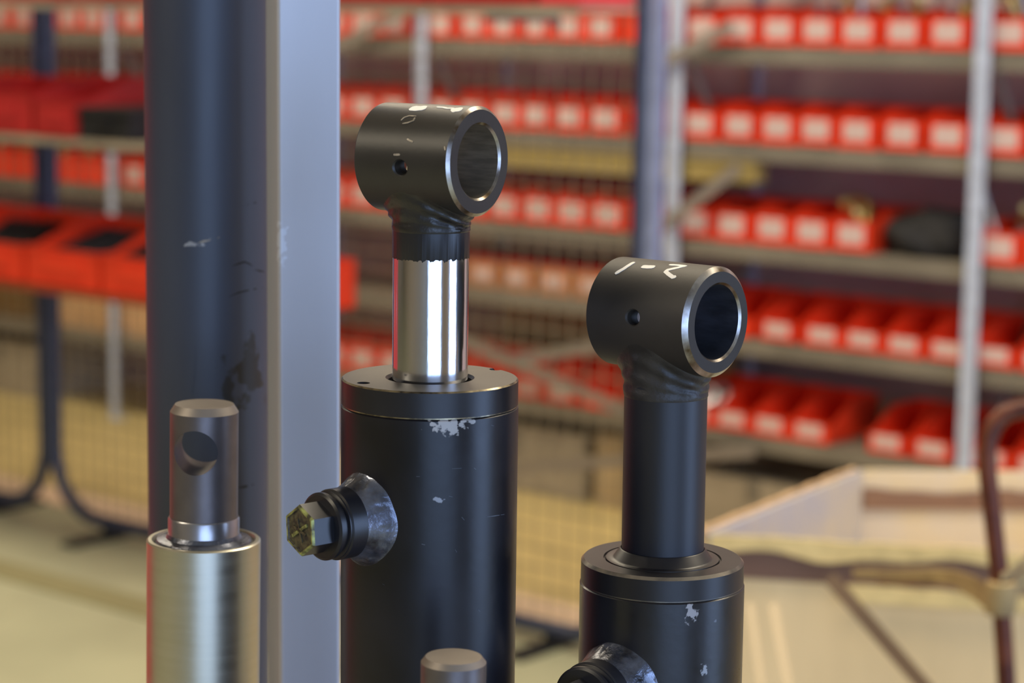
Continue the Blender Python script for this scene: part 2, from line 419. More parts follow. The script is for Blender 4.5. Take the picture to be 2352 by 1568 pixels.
for p in cp.data.polygons:
    if p.normal.z > .9 and p.center.z > zt - .0003: p.material_index = 1
    elif p.center.z > zt - .0009 and .1 < p.normal.z < .9 and math.hypot(p.center.x, p.center.y) > .04: p.material_index = 2
    elif abs(p.center.z - zse - .0001) < .0002 and math.hypot(p.center.x, p.center.y) > RA - .0007: p.material_index = 2
    else: p.material_index = 0
z585 = zof(A, 989, 587); z528 = zof(A, 989, 529)
MB().lathe([(0, zt - .03), (ra, zt - .03), (ra, z585), (0, z585)], 128).build('rod', M_chrome, A)
# painted sleeve end with a ragged lower edge
vs = []; fs = []; n = 240
for k in range(n):
    a = 2 * PI * k / n; rag = .0008 * noise.noise(Vector((math.cos(a) * 9, math.sin(a) * 9, 0))) + .0010 * max(0, noise.noise(Vector((math.cos(a) * 30, math.sin(a) * 30, 4))))
    for (r, z) in ((ra + .00005, z585 - rag * 1.6 - .0006), (ra + .0003, z585 - rag * 1.6), (ra + .0003, z528 + .002)):
        vs.append((r * math.cos(a), r * math.sin(a), z))
for k in range(n):
    for j in range(2): fs.append((k * 3 + j, ((k + 1) % n) * 3 + j, ((k + 1) % n) * 3 + j + 1, k * 3 + j + 1))
o = MB().add(vs, fs).build('painted_rod_end', M_black, A); o['label'] = 'black painted top of the rod with ragged edge'
MB().lathe([(0, z585 - .001), (ra - .0002, z585 - .001), (ra - .0002, z528 + .012), (0, z528 + .012)], 64).build('rod_core', M_black, A)
zeA = zof(A, 989, 365); azA = toward(A.location) + R(55)
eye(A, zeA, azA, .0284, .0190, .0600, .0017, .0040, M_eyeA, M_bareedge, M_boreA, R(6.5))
neck_weld(A, zeA, azA, .0284, ra + .0003, z528, .0262, M_weldA)
ribbon(A, 'white_mark', M_white, zeA, azA, .0284, A, [([(943, 248), (960, 249), (980, 247)], .006), ([(1003, 246), (1018, 247), (1027, 249), (1043, 249)], .0016), ([(1036, 255), (1047, 252), (1062, 251)], .0052)])
ribbon(A, 'scratch', M_scr, zeA, azA, .0284, A, [([(921, 277), (928, 270), (940, 266), (956, 267)], .0008), ([(924, 284), (936, 282), (950, 277), (953, 270)], .0009), ([(935, 319), (942, 323), (949, 326)], .0009), ([(904, 355), (911, 355), (919, 355)], .0011), ([(1021, 336), (1023, 345)], .0008)])
azpA = toward(A.location) - R(50)
port(A, zof(A, 987, 1164), azpA, RA, .0185, .0555, .0655, True, M_black, M_weldS, M_hexface, M_hexrim)

# --- B: shorter cylinder on the right, fully painted
B, pB = cyl_root('hydraulic_cylinder', 'shorter black hydraulic cylinder at right with painted rod, hand-marked 1-2', 'hydraulic cylinder', 1521, 1300, 1.187, R(-.2))
RBb = .0450; rb_ = .0225
ztB = zof(B, 1521, 1280); zsB = zof(B, 1521, 1334)
M_barB = mat('black_paint_dusty', (.013, .013, .017), .33, spec=.55, var=.4, vscale=22, bump=.06, bscale=240, rvar=.08,
             spots=[((.013, -.043, zsB - .006), .0030, (.40, .38, .38), (1, 1, .62)), ((.0205, -.040, zsB - .037), .0022, (.35, .36, .38), (1, 1, .7)), ((.026, -.036, zsB - .012), .0010, (.12, .13, .15), (1, 1, 1))])
M_capB = mat('satin_black_cap', (.015, .014, .016), .38, spec=.5, var=.1, vscale=30, bump=.03)
M_rimB = mat('worn_cap_rim', (.30, .26, .20), .35, .7, col2=(.08, .075, .07), vscale=60)
MB().lathe([(0, 0), (RBb - .002, 0), (RBb, .002), (RBb, zsB - .0010), (RBb - .0010, zsB - .0002), (0, zsB - .0002)], 192).build('barrel', M_barB, B)
cp = MB().lathe([(.0229, zsB - .006), (RBb - .0020, zsB - .006), (RBb - .0020, zsB - .0002), (RBb - .0007, zsB - .0002), (RBb - .0007, zsB + .0004), (RBb - .0005, zsB + .0005), (RBb - .0006, ztB - .0016), (RBb - .0022, ztB),
                 (.0322, ztB), (.0319, ztB - .0012), (.0312, ztB - .0012), (.0309, ztB), (.0276, ztB), (.0266, ztB + .0006), (.0236, ztB + .0052), (.0229, ztB + .0056)], 192, None, True).build('end_cap', M_capB, B)
cp.data.materials.append(M_rimB)
for p in cp.data.polygons:
    r = math.hypot(p.center.x, p.center.y)
    if (r > .042 and p.center.z > ztB - .0015 and .2 < p.normal.z < .95) or (abs(p.center.z - zsB - .0001) < .0002 and r > RBb - .0009): p.material_index = 1
M_rodB = mat('satin_blue_black_paint', (.013, .014, .020), .46, spec=.6, var=.2, vscale=10, bump=.04, bscale=300, stretch=(1, 1, .3))
zeB = zof(B, 1526, 726); zwB = zof(B, 1526, 908)
MB().lathe([(0, ztB - .02), (rb_, ztB - .02), (rb_, zwB), (rb_, zwB + .012), (0, zwB + .012)], 128).build('rod', M_rodB, B)
azB = toward(B.location) + R(53.5)
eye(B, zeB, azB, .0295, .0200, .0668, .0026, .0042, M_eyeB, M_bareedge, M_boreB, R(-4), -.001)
neck_weld(B, zeB, azB, .0295, rb_ + .0001, zwB, .0275, M_weldB)
ribbon(B, 'white_mark', M_white, zeB, azB, .0295, B, [([(1457, 602), (1445, 609), (1433, 617), (1413, 629)], .0024), ([(1474, 612), (1488, 613), (1504, 613)], .0035), ([(1537, 608), (1556, 609), (1574, 611), (1556, 615), (1534, 620), (1529, 624), (1536, 630), (1546, 637), (1553, 634)], .0024)])
port(B, zof(B, 1521, 1540), toward(B.location) - R(33), RBb, .0200, .0575, .0660, True, M_black, M_weldS, M_hexface, M_hexrim)

# --- C: bare steel cylinder on the left with a drilled clevis pin
C, pC = cyl_root('hydraulic_cylinder', 'bare silver steel cylinder with drilled grey pin, lower left', 'hydraulic cylinder', 468, 1240, 1.27, R(.7))
s = F / 1.27; RC = 130 / s; rc = 77.5 / s
ztC = zof(C, 468, 1236)
M_silver = mat('brushed_zinc_steel', (.62, .59, .48), .36, .95, var=.03, vscale=30, bump=.008, bscale=120, stretch=(1, 1, 8), rvar=.03)
M_pin = mat('grey_brown_steel', (.17, .15, .15), .42, .75, var=.12, vscale=50, bump=.04)
M_pintop = mat('cut_steel_face', (.30, .26, .22), .5, .6, var=.1)
MB().lathe([(0, 0), (RC - .002, 0), (RC, .002), (RC, ztC - .0008), (RC - .0009, ztC), (RC - .0030, ztC), (RC - .0042, ztC - .0025), (0, ztC - .0025)], 160).build('barrel', M_silver, C)
zc1 = zof(C, 468, 1226); zc2 = zof(C, 468, 1187); zc3 = zof(C, 468, 945); zc4 = zof(C, 468, 932)
MB().lathe([(RC - .0042, ztC - .0024), (RC - .006, ztC + .0002), (rc * 1.12, zc1 - .0015), (rc * 1.06, zc1 + .0008), (rc * .9, zc1 + .0009)], 128).build('weld', M_weldS, C)
MB().lathe([(0, zc1 - .004), (rc * 1.05, zc1 - .004), (rc * 1.05, zc2 - .0005), (rc * 1.02, zc2 + .0006), (0, zc2 + .0006)], 128).build('collar', mat('turned_steel_collar', (.45, .44, .45), .28, .9, var=.08, vscale=70), C)
pn = MB().lathe([(0, zc2 - .002), (rc, zc2 - .002), (rc, zc3 + .0002), (rc * .86, zc4 + .0012), (0, zc4 + .0012)], 160).build('clevis_pin', M_pin, C)
zh = zof(C, 458, 1026); xh = (457 - 466) / s
cut = MB().lathe([(51 / s, -.05), (51 / s, .05)], 72, Matrix.Translation((xh, 0, zh)) @ axis_frame(R(-1.5))).build('cut', M_pin)
boolean(pn, [cut])
pn.data.materials.append(M_pintop)
for p in pn.data.polygons:
    if p.normal.z > .3 and p.center.z > zc3: p.material_index = 1

# --- D: drilled pin end at the bottom, in front of the tall cylinder
D_, pD = cyl_root('steel_pin', 'round grey steel pin end, lowest at centre in front of tall cylinder', 'pin', 1042, 1507, 1.045, R(.5))
s = F / 1.045; rd = 75.5 / s; zD = D_.location.z; zd = zof(D_, 1042, 1507)
pn = MB().lathe([(0, 0), (rd, 0), (rd, zd - .0028), (rd - .0022, zd), (0, zd)], 128).build('shaft', M_pin, D_)
cut = MB().lathe([(.0105, -.05), (.0105, .05)], 48, Matrix.Translation((0, 0, zd - .0235)) @ axis_frame(R(-52))).build('cut', M_pin)
boolean(pn, [cut]); pn.data.materials.append(M_pintop)
for p in pn.data.polygons:
    if p.normal.z > .3 and p.center.z > zd - .003: p.material_index = 1

# --- pipe and flat bar
zcP = 1.42; s = F / zcP
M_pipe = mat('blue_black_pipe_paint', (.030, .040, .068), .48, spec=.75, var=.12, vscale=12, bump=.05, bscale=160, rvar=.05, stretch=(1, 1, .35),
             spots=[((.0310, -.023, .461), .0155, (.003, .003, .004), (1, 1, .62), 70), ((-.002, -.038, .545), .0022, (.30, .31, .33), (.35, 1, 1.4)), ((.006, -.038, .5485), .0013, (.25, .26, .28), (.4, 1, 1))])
p = at(475, 784, zcP); lean = R(.05)
P = thing('steel_pipe', 'thick blue-black painted steel pipe standing upright at left', 'pipe', (p.x, p.y, ZB), (0, lean, 0))
rp = 138.0 / s
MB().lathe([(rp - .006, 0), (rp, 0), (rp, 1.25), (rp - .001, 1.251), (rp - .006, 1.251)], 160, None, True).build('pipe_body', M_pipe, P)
MP = mat('black_scuff', (.006, .006, .008), .6)
def pipe_scuff(pts, wd, m, P=P, rp=rp, nm='scuff'):
    vs = []; fs = []
    q = []
    for (px, py) in pts:
        d = ray(px, py); o = Vector((0, 0, H)) - Vector(P.location); A_ = d.x ** 2 + d.y ** 2; B_ = 2 * (d.x * o.x + d.y * o.y); C_ = o.x ** 2 + o.y ** 2 - rp ** 2
        t = (-B_ - math.sqrt(max(B_ * B_ - 4 * A_ * C_, 0))) / (2 * A_); h = o + d * t; q.append((math.atan2(h.x, -h.y), h.z))
    for i, (a, z) in enumerate(q):
        e = .3 if i in (0, len(q) - 1) else 1
        for sg in (-1, 1):
            for rr in (rp - .0001, rp + .00015): vs.append((rr * math.sin(a), -rr * math.cos(a), z + sg * wd * e / 2))
    for i in range(len(q) - 1):
        a = i * 4; b = a + 4; fs += [(a + 1, a + 3, b + 3, b + 1), (a, b, b + 2, a + 2), (a, a + 1, b + 1, b), (a + 2, b + 2, b + 3, a + 3)]
    fs += [(0, 2, 3, 1)]; e = (len(q) - 1) * 4; fs += [(e, e + 1, e + 3, e + 2)]
    MB().add(vs, fs).build(nm, m, P, 0)
pipe_scuff([(532, 610), (548, 605), (560, 601), (572, 606), (578, 611)], .0011, MP)
pipe_scuff([(524, 681), (545, 672), (565, 667), (585, 663), (603, 660)], .0010, MP)
pipe_scuff([(584, 619), (596, 622), (606, 624)], .0014, MP)
pipe_scuff([(565, 470), (585, 465), (605, 460)], .0009, MP)
pipe_scuff([(545, 1120), (562, 1117), (582, 1112)], .0018, MP)
pipe_scuff([(455, 557), (466, 554), (482, 551)], .0016, M_scr)
pipe_scuff([(498, 547), (503, 544)], .0014, M_scr)
pipe_scuff([(448, 800), (446, 860), (440, 905)], .0009, MP)
M_fine = mat('fine_grey_scratch', (.10, .11, .13), .4, .2, var=.2)
for pts_, w_ in (([(1040, 1076), (1062, 1075)], .0006), ([(1090, 1074), (1095, 1078)], .0012), ([(958, 1094), (966, 1094)], .0008), ([(1033, 1139), (1041, 1141)], .0009), ([(1062, 1187), (1068, 1194)], .0012),
                ([(1120, 1187), (1140, 1184), (1160, 1181)], .0005), ([(1130, 976), (1136, 978)], .0008), ([(1047, 1262), (1051, 1268)], .001), ([(970, 1249), (978, 1251)], .0008), ([(1100, 1400), (1104, 1404)], .001), ([(880, 1340), (885, 1343)], .0007)):
    pipe_scuff(pts_, w_, M_fine, A, RA, 'scratch')
M_bar = mat('grey_steel_bar', (.54, .535, .55), .48, .4, var=.06, vscale=9, bump=.03, bscale=120, stretch=(1, 1, .3),
            spots=[((-.0185, -.0165, .55), .0035, (.62, .64, .68), (1, 1, .28))])
p = at(700, 784, 1.36)
FB = thing('steel_bar', 'light grey rectangular steel bar standing beside the blue-black pipe', 'bar', (p.x, p.y, ZB), (0, R(-.1), toward(p) + R(14)))
s = F / 1.36; bw = 141 / s / math.cos(R(14)) / 2; bd = .033; rr = .0028; prof = []
for (cx, cy, a0) in ((bw - rr, -bd / 2 + rr, -90), (bw - rr, bd / 2 - rr, 0), (-bw + rr, bd / 2 - rr, 90), (-bw + rr, -bd / 2 + rr, 180)):
    for k in range(7): a = R(a0 + k * 15); prof.append((cx + rr * math.cos(a), cy + rr * math.sin(a)))
vs = [(x, y, z) for z in (0, 1.2) for (x, y) in prof]; n = len(prof)
MB().add(vs, [(i, (i + 1) % n, n + (i + 1) % n, n + i) for i in range(n)] + [tuple(reversed(range(n))), tuple(range(n, 2 * n))]).build('bar_body', M_bar, FB)

# ------------------------------------------------------------ shelving rack (rotated frame: x = u, y = D, z up)
rack = thing('shelving_rack', 'long grey steel shelving rack full of red parts bins, far background', 'rack', (0, 0, 0), (0, 0, YAW))
UPR = [-8.0, -6.378, -5.62, -4.81, -3.783, -2.772, -1.76, -.75]
DR = 5.43; DEEP = .42; ZT = 2.05
LEV = [1.763, 1.475, 1.191, .895, .611, .323]
up = MB().box(-.024, .024, 0, .003, 0, ZT).box(-.024, -.021, .003, .04, 0, ZT).box(-.03, .03, -.006, .04, 0, .006)
for z in range(36): up.box(-.008, .008, -.0022, .0, .05 + z * .055, .075 + z * .055)
me_up = up.mesh('upright', M_galv, 0)
for u in UPR:
    link('upright', me_up, rack, (u, DR - .03, 0)); o = link('upright', me_up, rack, (u, DR + DEEP, 0), PI)
    for k in range(3):
        a, b_ = (DR, DR + DEEP - .03) if k % 2 == 0 else (DR + DEEP - .03, DR)
        MB().bar((u + .03, a, .30 + k * .58), (u + .03, b_, .86 + k * .58), .03, .006, up=(1, 0, 0)).build('brace', M_brace, rack, 0)
for i in range(len(UPR) - 1):
    a, b_ = UPR[i] + .026, UPR[i + 1] - .026
    for li, z in enumerate(LEV):
        if i == 3 and li == 4: z = .672
        mb = MB().box(a, b_, DR - .005, DR + .31, z - .022, z).box(a, b_, DR - .012, DR - .005, z - .052, z).box(a, b_, DR - .005, DR + .012, z - .052, z - .048)
        mb.build('shelf_board', M_board, rack, 0)
MB().bar((-4.42, DR - .06, .44), (-3.79, DR - .06, .60), .035, .006, up=(0, 1, 0)).build('brace', M_brace, rack, 0)
MB().bar((-4.60, DR - .07, .50), (-3.79, DR - .07, .32), .035, .006, up=(0, 1, 0)).build('brace', M_brace, rack, 0)
MB().bar((-4.75, DR - .05, .02), (-3.45, DR - .05, .28), .035, .006, up=(0, 1, 0)).build('brace', M_brace, rack, 0)
MB().bar((-5.55, DR - .05, 1.30), (-4.83, DR - .05, 1.58), .035, .006, up=(0, 1, 0)).build('brace', M_brace, rack, 0)
MB().bar((-3.80, DR - .05, .93), (-3.54, DR - .04, 1.12), .035, .006, up=(0, 1, 0)).build('brace', M_brace, rack, 0)
MB().bar((-3.84, DR - .05, 1.41), (-3.58, DR - .04, 1.535), .035, .006, up=(0, 1, 0)).build('brace', M_brace, rack, 0)

# parts bins: body (thin walls, sloped sides, lip) + label card
def bin_mesh(w_, d_, hf, hb, t=.003, slope=.09, m=M_redbin):
    mb = MB(); x = w_ / 2
    mb.box(-x, x, 0, d_, 0, t)                                   # floor
    mb.box(-x, x, 0, t, 0, hf); mb.box(-x - .002, x + .002, -.004, t + .002, hf - .004, hf)   # front + lip
    mb.box(-x, x, d_ - t, d_, 0, hb)                             # back
    for sg in (-1, 1):
        a, b2 = (sg * x, sg * (x - t)); ys = [0, slope * .25, slope, d_]; zs = [hf, hf, hb, hb]
        vs = [(xx, y, z) for xx in (a, b2) for (y, z) in [(0, 0), (d_, 0)] + list(zip(reversed(ys), reversed(zs)))]
        n_ = 6
        mb.add(vs, [tuple(range(n_)), tuple(reversed(range(n_, 2 * n_)))] + [(i, (i + 1) % n_, n_ + (i + 1) % n_, n_ + i) for i in range(n_)])
        mb.box(min(a, a - sg * -.003), max(a, a - sg * -.003), slope, d_, hb - .006, hb)
    # small ribs under the label
    mb.box(-x * .78, x * .78, -.003, 0, .006, .010)
    return mb.mesh('bin_body', m, 0)
BW = .124
me_bin = bin_mesh(BW, .30, .092, .118)
me_bin2 = bin_mesh(BW, .30, .060, .118, slope=.14)
lb = MB().box(-.041, .041, -.0035, 0, .024, .078)
me_lab = lb.mesh('label_card', M_label, 0)
lb2 = MB().box(-.041, .041, -.0035, 0, .018, .056); me_lab2 = lb2.mesh('label_card', M_label, 0)
ORD = ['first', 'second', 'third', 'fourth', 'fifth', 'sixth', 'seventh', 'eighth', 'ninth', 'tenth', 'eleventh', 'twelfth', 'thirteenth']
SHN = {0: 'highest', 1: 'top visible', 2: 'second', 3: 'third', 4: 'fourth', 5: 'lowest'}
BAY = {6: 'far right bay beyond the frame edge post', 5: 'rightmost bay', 4: 'right-hand bay', 3: 'middle bay behind the mesh', 2: 'bay right of the pipe', 1: 'bay hidden by the pipe', 0: 'far left bay'}
def put_bin(u, li, z, k, bayname, low=False, lab=True, rot=0, D=DR - .01):
    t = thing('parts_bin', f'{ORD[k]} red parts bin from left, {SHN[li]} rack shelf, {bayname}', 'parts bin', W(u, D, z), (0, 0, YAW + rot), 'red parts bins on the long rack')
    link('bin_body', me_bin2 if low else me_bin, t)
    if lab: link('label_card', me_lab2 if low else me_lab, t)
    return t
filled = []
ROW = {
 (4, 1): [-3.705, -3.572, -3.438, -3.305, -3.172, -3.030, -2.890], (4, 2): [-3.705, -3.565, -3.430, -3.298, -3.165, -3.020, -2.878],
 (4, 3): [-3.712, -3.580, -3.440, -3.305, -3.170], (4, 4): [-3.700, -3.560, -3.408, -3.255, -3.121, -2.987, -2.850],
 (4, 5): [-3.690, -3.560, -3.425, -3.287, -3.030, -2.885]}
for (bay, li), us in ROW.items():
    for k, u in enumerate(us):
        z = LEV[li]; lab = not ((li == 4 and k < 2) )
        filled.append((put_bin(u, li, z, k, 'bay between the bright grey posts', low=(li >= 4), lab=lab, rot=random.uniform(-.03, .03)), li, k, 4))
for li in range(1, 6):
    for k in range(7):
        u = -2.706 + k * .138
        filled.append((put_bin(u, li, LEV[li], k, 'bay at right picture edge', low=(li >= 4), rot=random.uniform(-.03, .03)), li, k, 5))
MIDD = {1: [-4.745, -4.604, -4.476, -4.342, -4.211, -4.083, -3.935], 2: [-4.735, -4.60, -4.46, -4.335, -4.20, -4.06, -3.90],
        3: [-4.73, -4.595, -4.46, -4.32, -4.185, -4.045, -3.90], 5: [-4.74, -4.61, -4.48, -4.355, -4.22, -4.07]}
for li, us in MIDD.items():
    for k, u in enumerate(us):
        filled.append((put_bin(u, li, LEV[li], k, 'bay behind the wire mesh', low=(li == 5), lab=not (k == 6 and li == 1) and not (li == 5 and k == 5), rot=random.uniform(-.03, .03)), li, k, 3))
for i, (a, b_, nm) in enumerate(((-5.62, -4.81, 'bay beside the grey bar'), (-6.378, -5.62, 'bay behind the pipe'), (-8.0, -6.378, 'bay at left picture edge'))):
    n_ = int((b_ - a - .08) / .138)
    for li in (1, 2, 3) + ((5,) if i == 0 else ()):
        for k in range(n_):
            filled.append((put_bin(a + .11 + k * .14, li, LEV[li], k, nm, rot=random.uniform(-.03, .03), lab=(i < 2 or li != 3)), li, k, 2 - i))
# boxes of the odd shelf behind the mesh (fourth, raised)
M_tanbox = mat('orange_tan_card', (.50, .20, .08), .7, var=.15, vscale=12)
M_darkred = mat('dark_red_plastic', (.28, .012, .008), .5, var=.1)
for k in range(6):
    t = thing('carton', f'small orange-tan carton, {ORD[k]} from left on the raised fourth shelf behind the mesh', 'carton', W(-4.71 + k * .15, DR, .672), (0, 0, YAW), 'orange-tan cartons on the raised shelf')
    MB().box(-.065, .065, 0, .25, 0, .085).build('box_body', M_tanbox, t, 0)
    MB().box(-.067, .067, -.002, .252, .086, .100).build('lid', M_darkred, t, 0)
    MB().box(-.035, .035, -.003, 0, .025, .06).build('label_card', M_label, t, 0)
# loose fittings heaped in some bins
def fitting(kind, p, rz, rx, label):
    mats = {'elbow': M_brass, 'hose_end': M_steel, 'ring': M_steel}
    t = thing({'elbow': 'brass_elbow', 'hose_end': 'hose_fitting', 'ring': 'steel_ring'}[kind], label, 'fitting', p, (rx, 0, rz), 'loose metal fittings in the red bins')
    if kind == 'elbow':
        MB().tube([(0, 0, 0), (0, 0, .10), (.006, 0, .115), (.02, 0, .123), (.055, 0, .125)], .012).build('elbow_pipe', M_brass, t)
        MB().lathe([(.0, .08), (.018, .08), (.018, .095), (0, .095)], 6).build('nut', M_brass, t, 0)
    elif kind == 'hose_end':
        MB().tube([(0, 0, 0), (0, 0, .17)], .010).build('stem', M_steel, t)
        MB().lathe([(0, .15), (.017, .15), (.017, .175), (0, .175)], 6).build('nut', M_steel, t, 0)
    else:
        MB().lathe([(.022, -.006), (.034, -.006), (.034, .006), (.022, .006)], 28, None, True).build('ring_body', M_steel, t)
cnt = {}
where = {4: 'between posts', 5: 'at right edge', 3: 'behind the mesh', 2: 'right of the bar', 1: 'behind the pipe', 0: 'at the left edge'}
for (t, li, k, bay) in filled:
    u_ = Vector(t.location).dot(UX); D0 = Vector(t.location).dot(DM); z0 = t.location.z
    spec_ = None
    if bay == 4 and li == 1 and k >= 3: spec_ = [('hose_end', -.03, .07), ('elbow', .03, .08), ('hose_end', .0, .14)]
    if bay == 5 and li == 1 and k < 3: spec_ = [('elbow', 0, .06), ('hose_end', .03, .1)]
    if bay == 4 and li == 3 and k == 4: spec_ = [('elbow', .02, .06), ('elbow', -.02, .1)]
    if bay == 5 and li == 3 and k < 3: spec_ = [('hose_end', -.03, .08), ('ring', .02, .08), ('elbow', 0, .14)]
    if bay == 4 and li == 5 and k == 0: spec_ = [('ring', 0, .06), ('ring', .02, .1)]
    if bay == 0 and li == 3: spec_ = [('elbow', 0, .08), ('ring', 0, .13)]
    for j, (kd, du, dd) in enumerate(spec_ or []):
        nm = {'elbow': 'brass elbow fitting', 'hose_end': 'steel hose fitting', 'ring': 'pale steel ring'}[kd]
        fitting(kd, W(u_ + du, D0 + dd, z0 + (.03 if kd != 'ring' else .085)), random.uniform(0, 6), random.uniform(-.5, .5) if kd != 'ring' else .9,
                f'{["front", "rear", "rearmost"][j]} {nm}, {ORD[k]} bin, {SHN[li]} shelf {where[bay]}')
# black cloth bundle on the third shelf
vs = []; fs = []
bm = bmesh.new(); bmesh.ops.create_icosphere(bm, subdivisions=4, radius=1)
for v in bm.verts:
    c = v.co; k = 1 + .22 * noise.noise(c * 1.7) + .08 * noise.noise(c * 5)
    v.co = Vector((c.x * .155 * k, c.y * .13 * k, max(c.z, -.55) * .085 * k + .047))
me = bpy.data.meshes.new('cloth_bundle'); bm.to_mesh(me); bm.free(); me.materials.append(mat('black_cloth', (.010, .010, .012), .8, var=.4, vscale=25, bump=.5, bscale=60))
for p in me.polygons: p.use_smooth = True
o = link('cloth_bundle', me, None, W(-2.955, DR + .12, LEV[3]), YAW); tag(o, 'crumpled black bundle on the third shelf beside red bins', 'bundle')
# things under the rack and on the odd shelf
M_card = mat('cardboard', (.48, .36, .20), .8, var=.12, vscale=8)
M_cardg = mat('greyed_cardboard', (.34, .29, .21), .8, var=.15, vscale=8)
M_ply = mat('plywood', (.60, .36, .18), .7, var=.15, vscale=6)
def carton(name, label, u0, u1, D0, D1, z0, h, m, cat='box', rot=0):
    t = thing(name, label, cat, W((u0 + u1) / 2, (D0 + D1) / 2, z0), (0, 0, YAW + rot)); x = (u1 - u0) / 2; y = (D1 - D0) / 2
    MB().box(-x, x, -y, y, 0, h - .003).build('box_body', m, t, 0)
    for sg in (-1, 1): MB().box(-x, x, *((sg * y, 0.002 * sg) if sg < 0 else (.002, y)), h - .003, h).build('flap', m, t, 0)
    MB().box(-.025, .025, -y - .001, -y, h * .6, h).build('tape', M_board, t, 0)
    return t
carton('carton', 'grey-brown carton under the rack seen between the two black cylinders', -4.70, -4.15, DR + .03, DR + .38, .0, .22, M_cardg)
carton('carton', 'brown carton under the rack just left of the right cylinder rod', -4.10, -3.82, DR + .03, DR + .38, .0, .24, M_card)
carton('carton', 'low brown carton under the rack left of the open cardboard box', -3.70, -3.30, DR + .03, DR + .38, .0, .17, M_cardg)
carton('carton', 'flat carton under the rack behind the open cardboard box', -3.22, -2.85, DR + .03, DR + .38, .0, .20, M_card)
carton('carton', 'grey-brown carton under the rack at the left edge by the fence post', -7.4, -6.9, DR + .03, DR + .38, .0, .22, M_cardg)
carton('carton', 'orange-brown plywood crate on the lowest shelf left of the pipe', -6.75, -6.0, DR + .02, DR + .38, LEV[5] - .02 + .02, .23, M_ply, 'crate')
carton('carton', 'dark amber crate on the lowest shelf at the left edge', -7.6, -6.98, DR + .02, DR + .38, LEV[5], .25, mat('amber_card', (.16, .085, .02), .8, var=.2), 'crate')
# yellow profile lying behind the shelves
for (u0, u1, z) in ((-4.75, -3.5, 1.105),):
    o = MB().box(0, u1 - u0, -.03, .03, -.03, .03).box(0, u1 - u0, -.036, -.030, -.034, -.026).box(0, u1 - u0, -.036, -.030, .026, .034).build('beam', mat('yellow_paint', (.34, .26, .09), .5, var=.12), None, 0)
    o.location = W(u0, DR + .06, z); o.rotation_euler = (0, 0, YAW); o.parent = None
    o.name = 'shelf_beam'; o.parent = rack; o.location = (u0, DR + .02, z); o.rotation_euler = (0, 0, 0)
MB().box(-4.78, -3.81, DR + .365, DR + .371, .33, .635).box(-4.78, -3.81, DR + .355, DR + .365, .47, .49).build('back_panel', mat('olive_board', (.40, .33, .15), .7, var=.15, vscale=6), rack, 0)
MB().box(-3.75, -2.80, DR + .365, DR + .371, .0, .27).build('back_panel', mat('olive_grey_board', (.34, .30, .19), .7, var=.15, vscale=6), rack, 0)

# ------------------------------------------------------------ mesh fence in front of the rack
DFN = 4.13
def fence(name, label, u0, u1, z0=.045, z1=2.25, m=M_bluepost):
    t = thing(name, label, 'fence panel', W((u0 + u1) / 2, DFN, 0), (0, 0, YAW)); x = (u1 - u0) / 2; rr = .19
    pts = [(-x, 0, z1)] + [(-x, 0, z) for z in (z1 * .7, z1 * .4, z0 + rr)]
    for k in range(1, 9): a = PI / 2 * k / 8; pts.append((-x + rr - rr * math.cos(a), 0, z0 + rr - rr * math.sin(a)))
    pts += [(0, 0, z0)]
    for k in range(0, 9): a = PI / 2 * k / 8; pts.append((x - rr + rr * math.sin(a), 0, z0 + rr - rr * math.cos(a)))
    pts += [(x, 0, z) for z in (z1 * .4, z1 * .7, z1)]
    MB().tube(pts, .021, 14).build('frame', m, t)
    wm = MB(); n_ = int(2 * x / .05)
    def lowz(xx):
        d = min(x - abs(xx), rr); return z0 + rr - math.sqrt(max(rr * rr - (rr - d) ** 2, 0))
    for k in range(1, n_):
        xx = -x + 2 * x * k / n_; wm.bar((xx, 0, lowz(xx)), (xx, 0, z1), .0032, .0032, up=(0, 1, 0))
    for k in range(1, int((z1 - z0) / .05)):
        z = z0 + k * .05; ins = 0
        if z < z0 + rr: ins = rr - math.sqrt(max(rr * rr - (z0 + rr - z) ** 2, 0))
        wm.bar((-x + ins, -.003, z), (x - ins, -.003, z), .0032, .0032, up=(0, 1, 0))
    o = wm.build('wire_mesh', M_wire, t, 0); o['kind'] = 'stuff'
    for sg in (-1, 1):
        MB().box(sg * (x - .24) - .03, sg * (x - .24) + .03, -.16, .16, 0, .012).box(sg * (x - .24) - .015, sg * (x - .24) + .015, -.015, .015, .012, z0).build('foot', M_dark, t, 0)
    return t
M_post_dark = mat('dark_navy_paint', (.045, .056, .10), .32, .1, var=.1)
fence('mesh_fence_panel', 'blue-grey framed wire mesh fence panel behind the cylinders', -5.145, -2.985, m=M_post_dark)
fence('mesh_fence_panel', 'dark framed wire mesh fence panel ending at the left edge', -7.30, -5.195, m=M_post_dark)
# extra upright clamped to the right end
o = MB().box(-.016, .016, -.014, .014, 0, 2.25).box(-.05, .05, -.05, .05, 0, .01).box(-.018, .018, -.016, .016, 2.25, 2.256).build('fence_post', M_bluepost, None, 0); o.location = W(-2.948, DFN, 0); o.rotation_euler = (0, 0, YAW)
tag(o, 'bluish grey square post standing at the right end of the mesh fence', 'post')

